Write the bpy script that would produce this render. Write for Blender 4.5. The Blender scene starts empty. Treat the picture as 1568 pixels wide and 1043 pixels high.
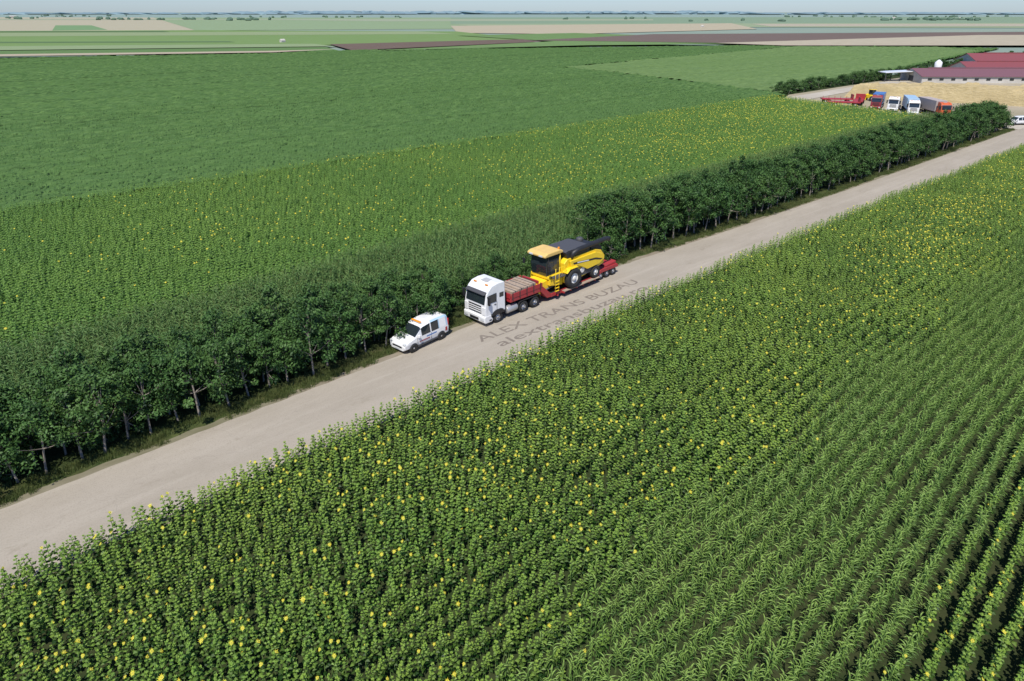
import bpy, math, random
import numpy as np
from mathutils import Vector, Matrix, noise as mnoise
random.seed(7); rng=np.random.default_rng(7)
scene=bpy.context.scene
scene.view_settings.view_transform='Standard'; scene.view_settings.look='None'; scene.view_settings.exposure=0
# ------------------------------------------------------------------ camera model (drone, 23 m up)
CH=23.0; F=1045.0; TH=math.radians(22.0); cT,sT=math.cos(TH),math.sin(TH)
def G(u,v,z=0.0):
    """ground survey point seen at photo coordinate"""
    x=(u-784)/F; y=(441-v)/F
    dz=-sT+y*cT; dy=cT+y*sT
    t=(CH-z)/(-dz)
    return (x*t,dy*t,z)
def proj(X,Y,Z):
    d=Y*cT+(CH-Z)*sT
    d=np.where(d<1,1,d)
    return 784+F*X/d, 441-F*((Z-CH)*cT+Y*sT)/d, Y*cT+(CH-Z)*sT
# road frame : t along road, o to the right of it
OX,OY=-0.63,41.15; RA=math.atan2(.6639,.7478)
ex,ey=math.cos(RA),math.sin(RA); nx,ny=ey,-ex
def W(t,o): return (OX+t*ex+o*nx, OY+t*ey+o*ny)
def Loc(X,Y):
    a,b=X-OX,Y-OY
    return a*ex+b*ey, a*nx+b*ny
RT=[-120,-60,-28,0,15,28,46,75,123,300]; RO=[.8,.3,0,-.5,-1.3,-1.4,-1.3,-.85,0,4]
LT=[-120,-60,-28,-14,-4,10,23,38.6,70,141,300]; LO=[-5.8,-6,-6.25,-6.75,-7.05,-8.2,-8.7,-8.1,-7.6,-7.4,-3.5]
oR=lambda t:np.interp(t,RT,RO); oL=lambda t:np.interp(t,LT,LO)
# ------------------------------------------------------------------ materials
def nd(nt,t,**k):
    n=nt.nodes.new(t)
    for a,b in k.items(): setattr(n,a,b)
    return n
def base(name):
    m=bpy.data.materials.new(name); m.use_nodes=True; nt=m.node_tree
    p=nt.nodes['Principled BSDF']; return m,nt,p
def rgb(c): return (c[0],c[1],c[2],1)
def paint(name,c,rough=.35,metal=0,coat=.0,dirt=.12,spec=.5):
    m,nt,p=base(name)
    tc=nd(nt,'ShaderNodeTexCoord'); n=nd(nt,'ShaderNodeTexNoise'); n.inputs['Scale'].default_value=2.3; n.inputs['Detail'].default_value=6
    nt.links.new(tc.outputs['Object'],n.inputs['Vector'])
    mx=nd(nt,'ShaderNodeMix',data_type='RGBA'); 
    r=nd(nt,'ShaderNodeMapRange'); r.inputs[1].default_value=.4; r.inputs[2].default_value=.75; r.inputs[3].default_value=0; r.inputs[4].default_value=dirt*2.5
    nt.links.new(n.outputs['Fac'],r.inputs[0]); nt.links.new(r.outputs[0],mx.inputs[0])
    mx.inputs[6].default_value=rgb(c); mx.inputs[7].default_value=rgb([x*.55+.03 for x in c])
    nt.links.new(mx.outputs[2],p.inputs['Base Color'])
    p.inputs['Roughness'].default_value=rough; p.inputs['Metallic'].default_value=metal
    p.inputs['Coat Weight'].default_value=coat; p.inputs['Specular IOR Level'].default_value=spec
    return m
def leafmat(name,c1,c2,c3,rough=.5,trans=.25,wscale=.05,rnd=.45):
    m,nt,p=base(name); L=nt.links.new
    oi=nd(nt,'ShaderNodeObjectInfo'); at=nd(nt,'ShaderNodeAttribute',attribute_name='shade')
    geo=nd(nt,'ShaderNodeNewGeometry'); n=nd(nt,'ShaderNodeTexNoise'); n.inputs['Scale'].default_value=wscale; n.inputs['Detail'].default_value=5
    L(geo.outputs['Position'],n.inputs['Vector'])
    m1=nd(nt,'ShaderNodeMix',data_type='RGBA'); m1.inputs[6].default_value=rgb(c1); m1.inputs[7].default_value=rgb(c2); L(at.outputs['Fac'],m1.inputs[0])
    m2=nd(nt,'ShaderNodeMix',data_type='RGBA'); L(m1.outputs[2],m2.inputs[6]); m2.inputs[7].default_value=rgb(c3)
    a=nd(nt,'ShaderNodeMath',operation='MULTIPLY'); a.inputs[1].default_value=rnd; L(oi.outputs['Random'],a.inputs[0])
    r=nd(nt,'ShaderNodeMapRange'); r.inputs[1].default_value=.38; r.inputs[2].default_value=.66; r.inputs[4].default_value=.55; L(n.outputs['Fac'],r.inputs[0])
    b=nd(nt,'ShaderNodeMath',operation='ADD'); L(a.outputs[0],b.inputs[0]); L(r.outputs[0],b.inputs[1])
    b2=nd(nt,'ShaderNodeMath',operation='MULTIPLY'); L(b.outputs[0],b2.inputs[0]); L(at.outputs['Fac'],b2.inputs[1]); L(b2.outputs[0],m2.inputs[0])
    L(m2.outputs[2],p.inputs['Base Color']); p.inputs['Roughness'].default_value=rough; p.inputs['Specular IOR Level'].default_value=.3
    tr=nd(nt,'ShaderNodeBsdfTranslucent'); L(m2.outputs[2],tr.inputs[0])
    ms=nd(nt,'ShaderNodeMixShader'); ms.inputs[0].default_value=trans; L(p.outputs[0],ms.inputs[1]); L(tr.outputs[0],ms.inputs[2])
    L(ms.outputs[0],nt.nodes['Material Output'].inputs[0]); return m
def fieldmat(name,c1,c2,scale=.3,stretch=(1,1,1),big=.01,c3=None,rough=.95,bump=0,lo=.35,hi=.65,detail=8,tram=None):
    m,nt,p=base(name); L=nt.links.new
    tc=nd(nt,'ShaderNodeTexCoord'); mp=nd(nt,'ShaderNodeMapping'); mp.inputs['Scale'].default_value=stretch
    L(tc.outputs['Object'],mp.inputs['Vector'])
    n=nd(nt,'ShaderNodeTexNoise'); n.inputs['Scale'].default_value=scale; n.inputs['Detail'].default_value=detail; n.inputs['Roughness'].default_value=.65; L(mp.outputs[0],n.inputs['Vector'])
    r=nd(nt,'ShaderNodeMapRange'); r.inputs[1].default_value=lo; r.inputs[2].default_value=hi; L(n.outputs['Fac'],r.inputs[0])
    m1=nd(nt,'ShaderNodeMix',data_type='RGBA'); m1.inputs[6].default_value=rgb(c1); m1.inputs[7].default_value=rgb(c2); L(r.outputs[0],m1.inputs[0])
    out=m1.outputs[2]
    n2=nd(nt,'ShaderNodeTexNoise'); n2.inputs['Scale'].default_value=big; n2.inputs['Detail'].default_value=5; L(mp.outputs[0],n2.inputs['Vector'])
    r2=nd(nt,'ShaderNodeMapRange'); r2.inputs[1].default_value=.4; r2.inputs[2].default_value=.68; r2.inputs[4].default_value=.7; L(n2.outputs['Fac'],r2.inputs[0])
    m2=nd(nt,'ShaderNodeMix',data_type='RGBA'); L(r2.outputs[0],m2.inputs[0]); L(out,m2.inputs[6]); m2.inputs[7].default_value=rgb(c3 or [x*.8 for x in c1])
    fin=m2.outputs[2]
    if tram:   # wheel tracks of the sprayer and drilling stripes
        for per,wid,amt in tram:
            sx=nd(nt,'ShaderNodeSeparateXYZ'); L(tc.outputs['Object'],sx.inputs[0])
            md=nd(nt,'ShaderNodeMath',operation='PINGPONG'); md.inputs[1].default_value=per/2; L(sx.outputs['Y'],md.inputs[0])
            rr=nd(nt,'ShaderNodeMapRange'); rr.inputs[1].default_value=0; rr.inputs[2].default_value=wid; rr.inputs[3].default_value=amt; rr.inputs[4].default_value=0; L(md.outputs[0],rr.inputs[0])
            m3=nd(nt,'ShaderNodeMix',data_type='RGBA'); L(rr.outputs[0],m3.inputs[0]); L(fin,m3.inputs[6]); m3.inputs[7].default_value=rgb([x*.45 for x in c1]); fin=m3.outputs[2]
    L(fin,p.inputs['Base Color']); p.inputs['Roughness'].default_value=rough; p.inputs['Specular IOR Level'].default_value=.1
    if bump:
        b=nd(nt,'ShaderNodeBump'); b.inputs['Strength'].default_value=bump; b.inputs['Distance'].default_value=.5; L(n.outputs['Fac'],b.inputs['Height']); L(b.outputs[0],p.inputs['Normal'])
    return m
# ------------------------------------------------------------------ mesh helpers
def mesh_obj(name,verts,faces,mats,parent=None,midx=None,smooth=False,bevel=0,link=True,shade=None):
    me=bpy.data.meshes.new(name); me.from_pydata([tuple(map(float,v)) for v in verts],[],faces); me.update()
    for m in (mats if isinstance(mats,(list,tuple)) else [mats]): me.materials.append(m)
    if midx is not None: me.polygons.foreach_set('material_index',midx)
    if smooth: me.polygons.foreach_set('use_smooth',[True]*len(me.polygons))
    if shade is not None:
        a=me.attributes.new('shade','FLOAT','FACE'); a.data.foreach_set('value',np.array(shade,dtype=np.float32))
    ob=bpy.data.objects.new(name,me)
    if link: scene.collection.objects.link(ob)
    if parent: ob.parent=parent
    if bevel:
        b=ob.modifiers.new('bevel','BEVEL'); b.width=bevel; b.segments=2; b.limit_method='ANGLE'; b.angle_limit=math.radians(35)
    return ob
def empty(name,x=0,y=0,z=0,rz=0):
    e=bpy.data.objects.new(name,None); scene.collection.objects.link(e); e.location=(x,y,z); e.rotation_euler=(0,0,rz); e.empty_display_size=.3
    return e
def box(par,name,x0,x1,y0,y1,z0,z1,mat,bev=.02):
    x0,x1=sorted((x0,x1)); y0,y1=sorted((y0,y1))
    v=[(x,y,z) for z in(z0,z1) for y in(y0,y1) for x in(x0,x1)]
    f=[(0,2,3,1),(4,5,7,6),(0,1,5,4),(2,6,7,3),(0,4,6,2),(1,3,7,5)]
    return mesh_obj(name,v,f,mat,par,bevel=bev)
def prism(par,name,prof,y0,y1,mat,bev=.03,top=None):
    n=len(prof)
    a=sum(prof[i][0]*prof[(i+1)%n][1]-prof[(i+1)%n][0]*prof[i][1] for i in range(n))
    if a<0: prof=prof[::-1]
    y0,y1=sorted((y0,y1))
    def yy(y,z):
        if top and z>top[0]: return y*(1-(z-top[0])*top[1])
        return y
    v=[(x,yy(y0,z),z) for x,z in prof]+[(x,yy(y1,z),z) for x,z in prof]
    f=[tuple(range(n)),tuple(range(2*n-1,n-1,-1))]+[(i,i+n,(i+1)%n+n,(i+1)%n) for i in range(n)]
    return mesh_obj(name,v,f,mat,par,bevel=bev)
def lathe(par,name,c,prof,mat,axis='y',seg=28,smooth=True):
    v=[];f=[];n=len(prof)
    for i in range(seg):
        a=2*math.pi*i/seg
        for r,h in prof:
            if axis=='y': v.append((c[0]+r*math.cos(a),c[1]+h,c[2]+r*math.sin(a)))
            elif axis=='z': v.append((c[0]+r*math.cos(a),c[1]+r*math.sin(a),c[2]+h))
            else: v.append((c[0]+h,c[1]+r*math.cos(a),c[2]+r*math.sin(a)))
    for i in range(seg):
        for j in range(n-1):
            f.append((i*n+j,((i+1)%seg)*n+j,((i+1)%seg)*n+j+1,i*n+j+1))
    return mesh_obj(name,v,f,mat,par,smooth=smooth)
def tube(par,name,pts,r,mat,seg=8):
    v=[];f=[]
    rs=r if isinstance(r,(list,tuple)) else [r]*len(pts)
    for i,p in enumerate(pts):
        p=Vector(p); d=(Vector(pts[min(i+1,len(pts)-1)])-Vector(pts[max(i-1,0)])).normalized()
        a=d.cross(Vector((0,0,1))) if abs(d.z)<.95 else d.cross(Vector((1,0,0))); a.normalize(); b=d.cross(a)
        for k in range(seg):
            t=2*math.pi*k/seg; v.append(tuple(p+(a*math.cos(t)+b*math.sin(t))*rs[i]))
    for i in range(len(pts)-1):
        for k in range(seg): f.append((i*seg+k,i*seg+(k+1)%seg,(i+1)*seg+(k+1)%seg,(i+1)*seg+k))
    f.append(tuple(range(seg))[::-1]); f.append(tuple(range((len(pts)-1)*seg,len(pts)*seg)))
    return mesh_obj(name,v,f,mat,par,smooth=True)
M={}
M['white']=paint('paint_white',(.80,.80,.79),.3,coat=.3,dirt=.06)
M['red']=paint('paint_red',(.38,.03,.035),.5,dirt=.25)
M['yellow']=paint('paint_yellow',(.88,.60,.02),.35,coat=.2,dirt=.1)
M['cream']=paint('roof_yellow',(.74,.50,.16),.5)
M['black']=paint('black_plastic',(.02,.02,.022),.5)
M['dgrey']=paint('dark_grey',(.07,.07,.075),.6)
M['lgrey']=paint('light_grey',(.45,.45,.45),.5)
M['glass']=paint('dark_glass',(.02,.028,.032),.06,dirt=.02,spec=.8)
M['rubber']=paint('tyre_rubber',(.022,.022,.022),.85)
M['rim']=paint('rim_metal',(.5,.5,.5),.4,metal=.5)
M['rimw']=paint('rim_white',(.75,.73,.68),.45)
M['steel']=paint('chassis_steel',(.06,.05,.05),.6,metal=.3)
M['orange']=paint('beacon_orange',(.9,.32,.02),.3)
M['wood']=fieldmat('timber',(.33,.25,.19),(.46,.37,.28),3,(1,6,1),.8)
M['blue']=paint('paint_blue',(.05,.16,.42),.35)
M['sky']=paint('paint_light_blue',(.36,.52,.66),.4)
M['pale']=paint('decal_pale_blue',(.42,.60,.74),.3,coat=.3)
M['lamp']=paint('lamp_glass',(.6,.62,.62),.12)
M['redlamp']=paint('lamp_red',(.5,.02,.02),.2)
def wheel(par,nm,x,y,r,w,z=None,rim=None,side=1):
    z=r if z is None else z
    h=w/2
    p=[(r*.5,-h*.7),(r*.62,-h*.95),(r*.9,-h),(r*.98,-h*.75),(r,-h*.4),(r,h*.4),(r*.98,h*.75),(r*.9,h),(r*.62,h*.95),(r*.5,h*.7)]
    lathe(par,nm+'_tyre',(x,y,z),p,M['rubber'])
    s=side
    q=[(r*.6,s*h*.9),(r*.55,s*h*.6),(r*.42,s*h*.35),(r*.25,s*h*.45),(r*.22,s*h*.85),(r*.1,s*h*.95),(.001,s*h*.95)]
    if s<0: q=q[::-1]
    lathe(par,nm+'_rim',(x,y,z),q,rim or M['rim'],seg=20)
# ------------------------------------------------------------------ instancing helper
def collection(name,obs):
    c=bpy.data.collections.new(name)
    for o in obs: c.objects.link(o)
    return c
def scatter(name,P,rot,scl,idx,coll,frame=True):
    P=np.asarray(P,dtype=np.float32); n=len(P)
    me=bpy.data.meshes.new(name); me.vertices.add(n); me.vertices.foreach_set('co',P.ravel())
    a=me.attributes.new('rot','FLOAT_VECTOR','POINT'); a.data.foreach_set('vector',np.asarray(rot,dtype=np.float32).ravel())
    a=me.attributes.new('scl','FLOAT_VECTOR','POINT'); a.data.foreach_set('vector',np.asarray(scl,dtype=np.float32).ravel())
    a=me.attributes.new('idx','INT','POINT'); a.data.foreach_set('value',np.asarray(idx,dtype=np.int32))
    ob=bpy.data.objects.new(name,me); scene.collection.objects.link(ob)
    if frame: ob.location=(OX,OY,0); ob.rotation_euler=(0,0,RA)
    ng=bpy.data.node_groups.new(name+'_nodes','GeometryNodeTree')
    ng.interface.new_socket('Geometry',in_out='INPUT',socket_type='NodeSocketGeometry'); ng.interface.new_socket('Geometry',in_out='OUTPUT',socket_type='NodeSocketGeometry')
    gi=ng.nodes.new('NodeGroupInput'); go=ng.nodes.new('NodeGroupOutput')
    ip=ng.nodes.new('GeometryNodeInstanceOnPoints'); ci=ng.nodes.new('GeometryNodeCollectionInfo')
    ci.inputs['Collection'].default_value=coll; ci.inputs['Separate Children'].default_value=True; ci.inputs['Reset Children'].default_value=True
    def na(nm,dt):
        q=ng.nodes.new('GeometryNodeInputNamedAttribute'); q.data_type=dt; q.inputs['Name'].default_value=nm; return q.outputs[0]
    er=ng.nodes.new('FunctionNodeEulerToRotation'); L=ng.links.new
    L(na('rot','FLOAT_VECTOR'),er.inputs[0]); L(er.outputs[0],ip.inputs['Rotation'])
    L(na('scl','FLOAT_VECTOR'),ip.inputs['Scale']); L(na('idx','INT'),ip.inputs['Instance Index'])
    ip.inputs['Pick Instance'].default_value=True
    L(gi.outputs[0],ip.inputs['Points']); L(ci.outputs[0],ip.inputs['Instance']); L(ip.outputs[0],go.inputs[0])
    md=ob.modifiers.new('instances','NODES'); md.node_group=ng
    return ob
# ------------------------------------------------------------------ plant meshes
class MB:
    def __init__(s): s.v=[];s.f=[];s.m=[];s.s=[]
    def face(s,idx,mi,sh): s.f.append(idx); s.m.append(mi); s.s.append(sh)
    def tube(s,pts,rs,seg,mi,sh=.5):
        b0=len(s.v)
        for i,p in enumerate(pts):
            p=Vector(p); d=(Vector(pts[min(i+1,len(pts)-1)])-Vector(pts[max(i-1,0)])).normalized()
            a=d.cross(Vector((0.3,1,.1))).normalized(); b=d.cross(a)
            for k in range(seg):
                t=2*math.pi*k/seg; s.v.append(tuple(p+(a*math.cos(t)+b*math.sin(t))*rs[i]))
        for i in range(len(pts)-1):
            for k in range(seg): s.face((b0+i*seg+k,b0+i*seg+(k+1)%seg,b0+(i+1)*seg+(k+1)%seg,b0+(i+1)*seg+k),mi,sh)
    def obj(s,name,mats,link=False): return mesh_obj(name,s.v,s.f,mats,midx=s.m,shade=s.s,link=link)
    def broad(s,p,az,up,L,Wd,sh,mi=0,droop=.35):
        p=Vector(p); d=Vector((math.cos(az)*math.cos(up),math.sin(az)*math.cos(up),math.sin(up))); sd=Vector((-math.sin(az),math.cos(az),0))
        a=p+d*L*.12; mid=p+d*L*.5+Vector((0,0,.02)); tip=p+d*L*.9-Vector((0,0,L*droop))
        l=p+d*L*.38+sd*Wd*.5-Vector((0,0,.05*L)); r=p+d*L*.38-sd*Wd*.5-Vector((0,0,.05*L)); b=len(s.v)
        s.v+= [tuple(q) for q in (a,l,mid,r,tip)]
        s.face((b,b+2,b+1),mi,sh);s.face((b,b+3,b+2),mi,sh);s.face((b+1,b+2,b+4),mi,sh*.9);s.face((b+2,b+3,b+4),mi,sh*.9)
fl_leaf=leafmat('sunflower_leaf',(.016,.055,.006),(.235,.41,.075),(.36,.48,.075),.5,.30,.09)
fl_leaf2=leafmat('sunflower_leaf_lit',(.030,.095,.014),(.185,.36,.08),(.28,.42,.07),.6,.25,.035)  # far-row leaf copy, brightened in colour to offset self-shadow
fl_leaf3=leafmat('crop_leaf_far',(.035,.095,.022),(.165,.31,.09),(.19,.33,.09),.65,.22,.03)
fl_stem=paint('plant_stem',(.15,.25,.06),.7)
fl_pet=paint('sunflower_petal',(.76,.66,.04),.6,dirt=.05)
fl_disc=paint('sunflower_disc',(.48,.44,.05),.8)
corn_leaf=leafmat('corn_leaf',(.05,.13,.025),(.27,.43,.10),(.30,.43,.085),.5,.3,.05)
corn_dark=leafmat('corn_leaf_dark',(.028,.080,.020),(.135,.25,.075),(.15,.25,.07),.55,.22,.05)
corn_t=paint('corn_tassel',(.36,.36,.13),.8)
def sunflower(name,flower,leaf):
    b=MB(); H=random.uniform(1.25,1.5)
    b.tube([(0,0,0),(random.uniform(-.03,.03),random.uniform(-.03,.03),H*.6),(0,0,H)],[.017,.014,.01],4,1)
    n=15; az=random.random()*6
    for i in range(n):
        z=.35+(H-.38)*i/(n-1); az+=2.4+random.uniform(-.3,.3); k=i/(n-1)
        Lf=(.29 if k<.55 else .29-.14*(k-.55)/.45)*random.uniform(.75,1.15)
        b.broad((0,0,z),az,random.uniform(.1,.4)+k*.5,Lf,Lf*.72,min(1,max(0,-.15+k*1.13+random.uniform(-.2,.2))),0,random.uniform(.2,.5))  # low leaves darker, top leaves lighter: canopy shade put into leaf colour
    if flower:
        c=Vector((.05,0,H+.04)); nrm=Vector((.6,0,.8)).normalized(); a=Vector((0,1,0)); bb=nrm.cross(a)
        R=.042; R2=.10*flower; b0=len(b.v); K=10
        b.v.append(tuple(c+nrm*.02)); 
        for k in range(K):
            t=2*math.pi*k/K; b.v.append(tuple(c+(a*math.cos(t)+bb*math.sin(t))*R))
        for k in range(K): b.face((b0,b0+1+k,b0+1+(k+1)%K),3,.5)
        for k in range(K):
            t=2*math.pi*(k+.5)/K; i0=len(b.v); rr=R2*random.uniform(.75,1.15)
            b.v.append(tuple(c+(a*math.cos(t)+bb*math.sin(t))*rr+nrm*random.uniform(-.02,.05)))
            b.face((b0+1+k,i0,b0+1+(k+1)%K),2,.5)
    else:
        for k in range(5): b.broad((0,0,H-.02),k*1.26,.9,.13,.08,1,0,.0)
    return b.obj(name,[leaf,fl_stem,fl_pet,fl_disc])
def corn(name,leaf):
    b=MB(); H=random.uniform(1.9,2.2)
    b.tube([(0,0,0),(0.01,0,H*.6),(0,0,H)],[.018,.014,.008],4,1)
    az=random.random()*6
    for i in range(13):
        z=.3+(H-.5)*i/12; az+=math.pi+random.uniform(-.6,.6); L=random.uniform(.45,.68)*(1 if i<8 else .75); w=.085
        d=Vector((math.cos(az),math.sin(az),0)); sd=Vector((-math.sin(az),math.cos(az),0)); p=Vector((0,0,z)); ang=random.uniform(1.0,1.25); prev=None; sh=min(1,max(0,-.05+.085*i+random.uniform(-.15,.2)))  # shade within the stand put into leaf colour, darker lower down
        for k in range(5):
            q=k/4; wid=w*(1-q)**.5*(.6+.8*q if q<.4 else 1)
            b0=len(b.v); b.v+=[tuple(p+sd*wid*.5+Vector((0,0,.02))),tuple(p),tuple(p-sd*wid*.5+Vector((0,0,.02)))]
            if prev is not None:
                b.face((prev,b0,b0+1,prev+1),0,sh); b.face((prev+1,b0+1,b0+2,prev+2),0,sh)
            prev=b0; p=p+(d*math.cos(ang)+Vector((0,0,math.sin(ang))))*L/4; ang-=random.uniform(.4,.6)
    for k in range(5):
        a=k*1.26; b0=len(b.v); b.v+=[(0,0,H-.05),(math.cos(a)*.02,math.sin(a)*.02,H),(math.cos(a)*.1,math.sin(a)*.1,H+.28)]; b.face((b0,b0+1,b0+2),2,.5)
    return b.obj(name,[leaf,fl_stem,corn_t])
sfC=collection('sunflower_plants',[sunflower('a%02d'%i,0,fl_leaf) for i in range(6)]+[sunflower('b%02d'%i,.85+.2*i,fl_leaf) for i in range(3)])
sfF=collection('sunflower_plants_far',[sunflower('d%02d'%i,0,fl_leaf2) for i in range(6)]+[sunflower('e%02d'%i,.85+.12*i,fl_leaf2) for i in range(3)])
sfG=collection('crop_plants_far',[sunflower('h%02d'%i,0,fl_leaf3) for i in range(6)])
coC=collection('corn_plants',[corn('c%02d'%i,corn_leaf) for i in range(5)]); coD=collection('corn_plants_dark',[corn('f%02d'%i,corn_dark) for i in range(5)])
# ------------------------------------------------------------------ trees
bark=fieldmat('bark',(.22,.19,.16),(.36,.32,.27),4,(1,1,.3),1)
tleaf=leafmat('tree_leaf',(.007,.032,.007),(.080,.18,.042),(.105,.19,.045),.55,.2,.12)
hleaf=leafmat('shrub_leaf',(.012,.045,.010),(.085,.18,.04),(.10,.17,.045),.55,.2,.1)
def tree(name,H=5,R=1.7,cb=1.5,nc=22,nl=110,ls=.22,mat=None):
    b=MB(); 
    lean=(random.uniform(-.3,.3),random.uniform(-.3,.3))
    T=(lean[0],lean[1],cb+.5)
    b.tube([(0,0,-.05),(lean[0]*.3,lean[1]*.3,cb*.5),T,(lean[0]*1.5,lean[1]*1.5,H*.8)],[.085,.065,.055,.025],6,1)
    for i in range(nc):
        k=i/nc; z=cb+(H-cb)*(k**.85); prof=math.sin(math.pi*min(1,max(.0,(z-cb*.6)/(H-cb*.6)))**.75)
        a=i*2.4+random.uniform(-.6,.6); rr=R*prof*random.uniform(.4,1.2)
        c=Vector((lean[0]+math.cos(a)*rr,lean[1]+math.sin(a)*rr,z+random.uniform(-.35,.35))); cr=random.uniform(.3,.75)*R/1.7
        if i%2==0: 
            s0=Vector(T)*.8 if z<H*.6 else Vector((lean[0]*1.2,lean[1]*1.2,H*.55)); b.tube([tuple(s0),tuple((s0+c)/2+Vector((0,0,-.08))),tuple(c)],[.035,.022,.01],4,1)
        csh=random.uniform(-.35,.35)
        for j in range(nl):
            d=Vector((random.gauss(0,1),random.gauss(0,1),random.gauss(0,1)*.7)).normalized()
            p=c+d*cr*random.uniform(.45,1.08)*(1.35 if random.random()<.12 else 1)
            n=(d*.6+Vector((random.uniform(-1,1),random.uniform(-1,1),random.uniform(0,1.4)))*.8).normalized()
            t=n.cross(Vector((random.uniform(-1,1),random.uniform(-1,1),.3))).normalized(); q=n.cross(t)
            L=ls*random.uniform(.55,1.25); wd=L*.5; b0=len(b.v)
            b.v+=[tuple(p-t*L*.5),tuple(p+q*wd*.5),tuple(p+t*L*.5),tuple(p-q*wd*.5)]
            b.face((b0,b0+1,b0+2,b0+3),0,min(1,max(0,.30+csh+.42*d.z+.12*(z/H)+random.uniform(-.2,.25))))  # clump tops lighter, undersides darker: light from above put into leaf colour
    return b.obj(name,[mat or tleaf,bark])
tv=[tree('t%02d'%i,random.uniform(3.9,5.4),random.uniform(1.3,1.9),random.uniform(1.2,1.9)) for i in range(9)]
treeC=collection('tree_variants',tv)
shrC=collection('shrub_variants',[tree('s%02d'%i,random.uniform(1.8,2.6),1.25,.25,14,110,.18,hleaf) for i in range(4)])
# ------------------------------------------------------------------ ground, fields
def sheet(name,pts,z,mat,frame=True):
    v=[(t,-o,z) for t,o in pts]
    a=sum(v[i][0]*v[(i+1)%len(v)][1]-v[(i+1)%len(v)][0]*v[i][1] for i in range(len(v)))
    if a<0: v=v[::-1]
    ob=mesh_obj(name,v,[tuple(range(len(v)))],mat)
    ob.location=(OX,OY,0); ob.rotation_euler=(0,0,RA)
    return ob
def inpoly(x,y,P):
    r=np.zeros(x.shape,bool); n=len(P)
    for i in range(n):
        x0,y0=P[i]; x1,y1=P[(i+1)%n]
        if y0==y1: continue
        c=((y0>y)!=(y1>y))&(x<(x1-x0)*(y-y0)/(y1-y0)+x0); r^=c
    return r
def canopy(name,poly,ct,co_,zb,amp,mat,excl=None):
    """bumpy crop canopy built as real relief, streaked along the rows"""
    P=np.array(poly); t=np.arange(P[:,0].min(),P[:,0].max()+ct,ct); o=np.arange(P[:,1].min(),P[:,1].max()+co_,co_)
    Tg,Og=np.meshgrid(t,o,indexing='ij'); Tj=Tg+rng.uniform(-.3,.3,Tg.shape)*ct; Oj=Og+rng.uniform(-.2,.2,Og.shape)*co_
    Z=zb+amp*rng.random(Tg.shape)+amp*.6*rng.normal(0,.5,len(o))[None,:]
    cx=Tg[:-1,:-1]+ct/2; cy=Og[:-1,:-1]+co_/2; k=inpoly(cx,cy,poly)
    if excl: k&=~inpoly(cx,cy,excl)
    X=OX+cx*ex+cy*nx; Y=OY+cx*ey+cy*ny; u,v,d=proj(X,Y,1.0); k&=(d>5)&(u>-260)&(u<1830)
    I,J=np.nonzero(k); no=len(o); a=I*no+J
    F_=np.stack([a,a+1,a+no+1,a+no],1)
    used,inv=np.unique(F_.ravel(),return_inverse=True); V=np.stack([Tj.ravel()[used],-Oj.ravel()[used],Z.ravel()[used]],1).astype(np.float32)
    F_=inv.reshape(-1,4).astype(np.int32); nf=len(F_)
    me=bpy.data.meshes.new(name); me.vertices.add(len(V)); me.vertices.foreach_set('co',V.ravel()); me.loops.add(nf*4); me.loops.foreach_set('vertex_index',F_.ravel().copy())
    me.polygons.add(nf); me.polygons.foreach_set('loop_start',np.arange(0,nf*4,4,dtype=np.int32)); me.update(calc_edges=True); me.validate()
    me.materials.append(mat)
    if me.polygons[0].normal.z<0: me.flip_normals()
    ob=bpy.data.objects.new(name,me); scene.collection.objects.link(ob); ob.location=(OX,OY,0); ob.rotation_euler=(0,0,RA); return nf
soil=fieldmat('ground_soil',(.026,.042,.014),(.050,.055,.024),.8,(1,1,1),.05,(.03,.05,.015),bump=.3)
farg=fieldmat('far_ground',(.20,.27,.22),(.26,.30,.23),.004,(1,3,1),.0008,(.18,.26,.22))  # pale bluish green, distance haze put into the colour
R_=70000
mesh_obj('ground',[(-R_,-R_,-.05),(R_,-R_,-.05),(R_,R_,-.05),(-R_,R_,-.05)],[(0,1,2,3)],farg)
sheet('field_soil',[(-160,60),(420,60),(420,-80),(-160,-80)],0,soil)
def strip(name,ta,tb,dt,fa,fb,z,mat,nn=6,jit=0):
    ts=np.arange(ta,tb+dt,dt); v=[];f=[]
    for i,t in enumerate(ts):
        a,b=fa(t),fb(t)
        if jit: a+=jit*(mnoise.noise((t*.9,0,0))+.6*mnoise.noise((t*3.1,5,0))); b+=jit*(mnoise.noise((t*.9,9,0))+.6*mnoise.noise((t*3.1,15,0)))
        for j in range(nn+1): v.append((t,-(a+(b-a)*j/nn),z))
    for i in range(len(ts)-1):
        for j in range(nn):
            k=i*(nn+1)+j; f.append((k,k+nn+1,k+nn+2,k+1)[::-1])
    ob=mesh_obj(name,v,f,mat); ob.location=(OX,OY,0); ob.rotation_euler=(0,0,RA); return ob
rm,nt,p=base('asphalt'); L=nt.links.new
tc=nd(nt,'ShaderNodeTexCoord')
def noi(sc,st,det=6,ro=.6):
    mp=nd(nt,'ShaderNodeMapping'); mp.inputs['Scale'].default_value=st; L(tc.outputs['Object'],mp.inputs[0])
    n=nd(nt,'ShaderNodeTexNoise'); n.inputs['Scale'].default_value=sc; n.inputs['Detail'].default_value=det; n.inputs['Roughness'].default_value=ro; L(mp.outputs[0],n.inputs['Vector']); return n.outputs['Fac']
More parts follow.
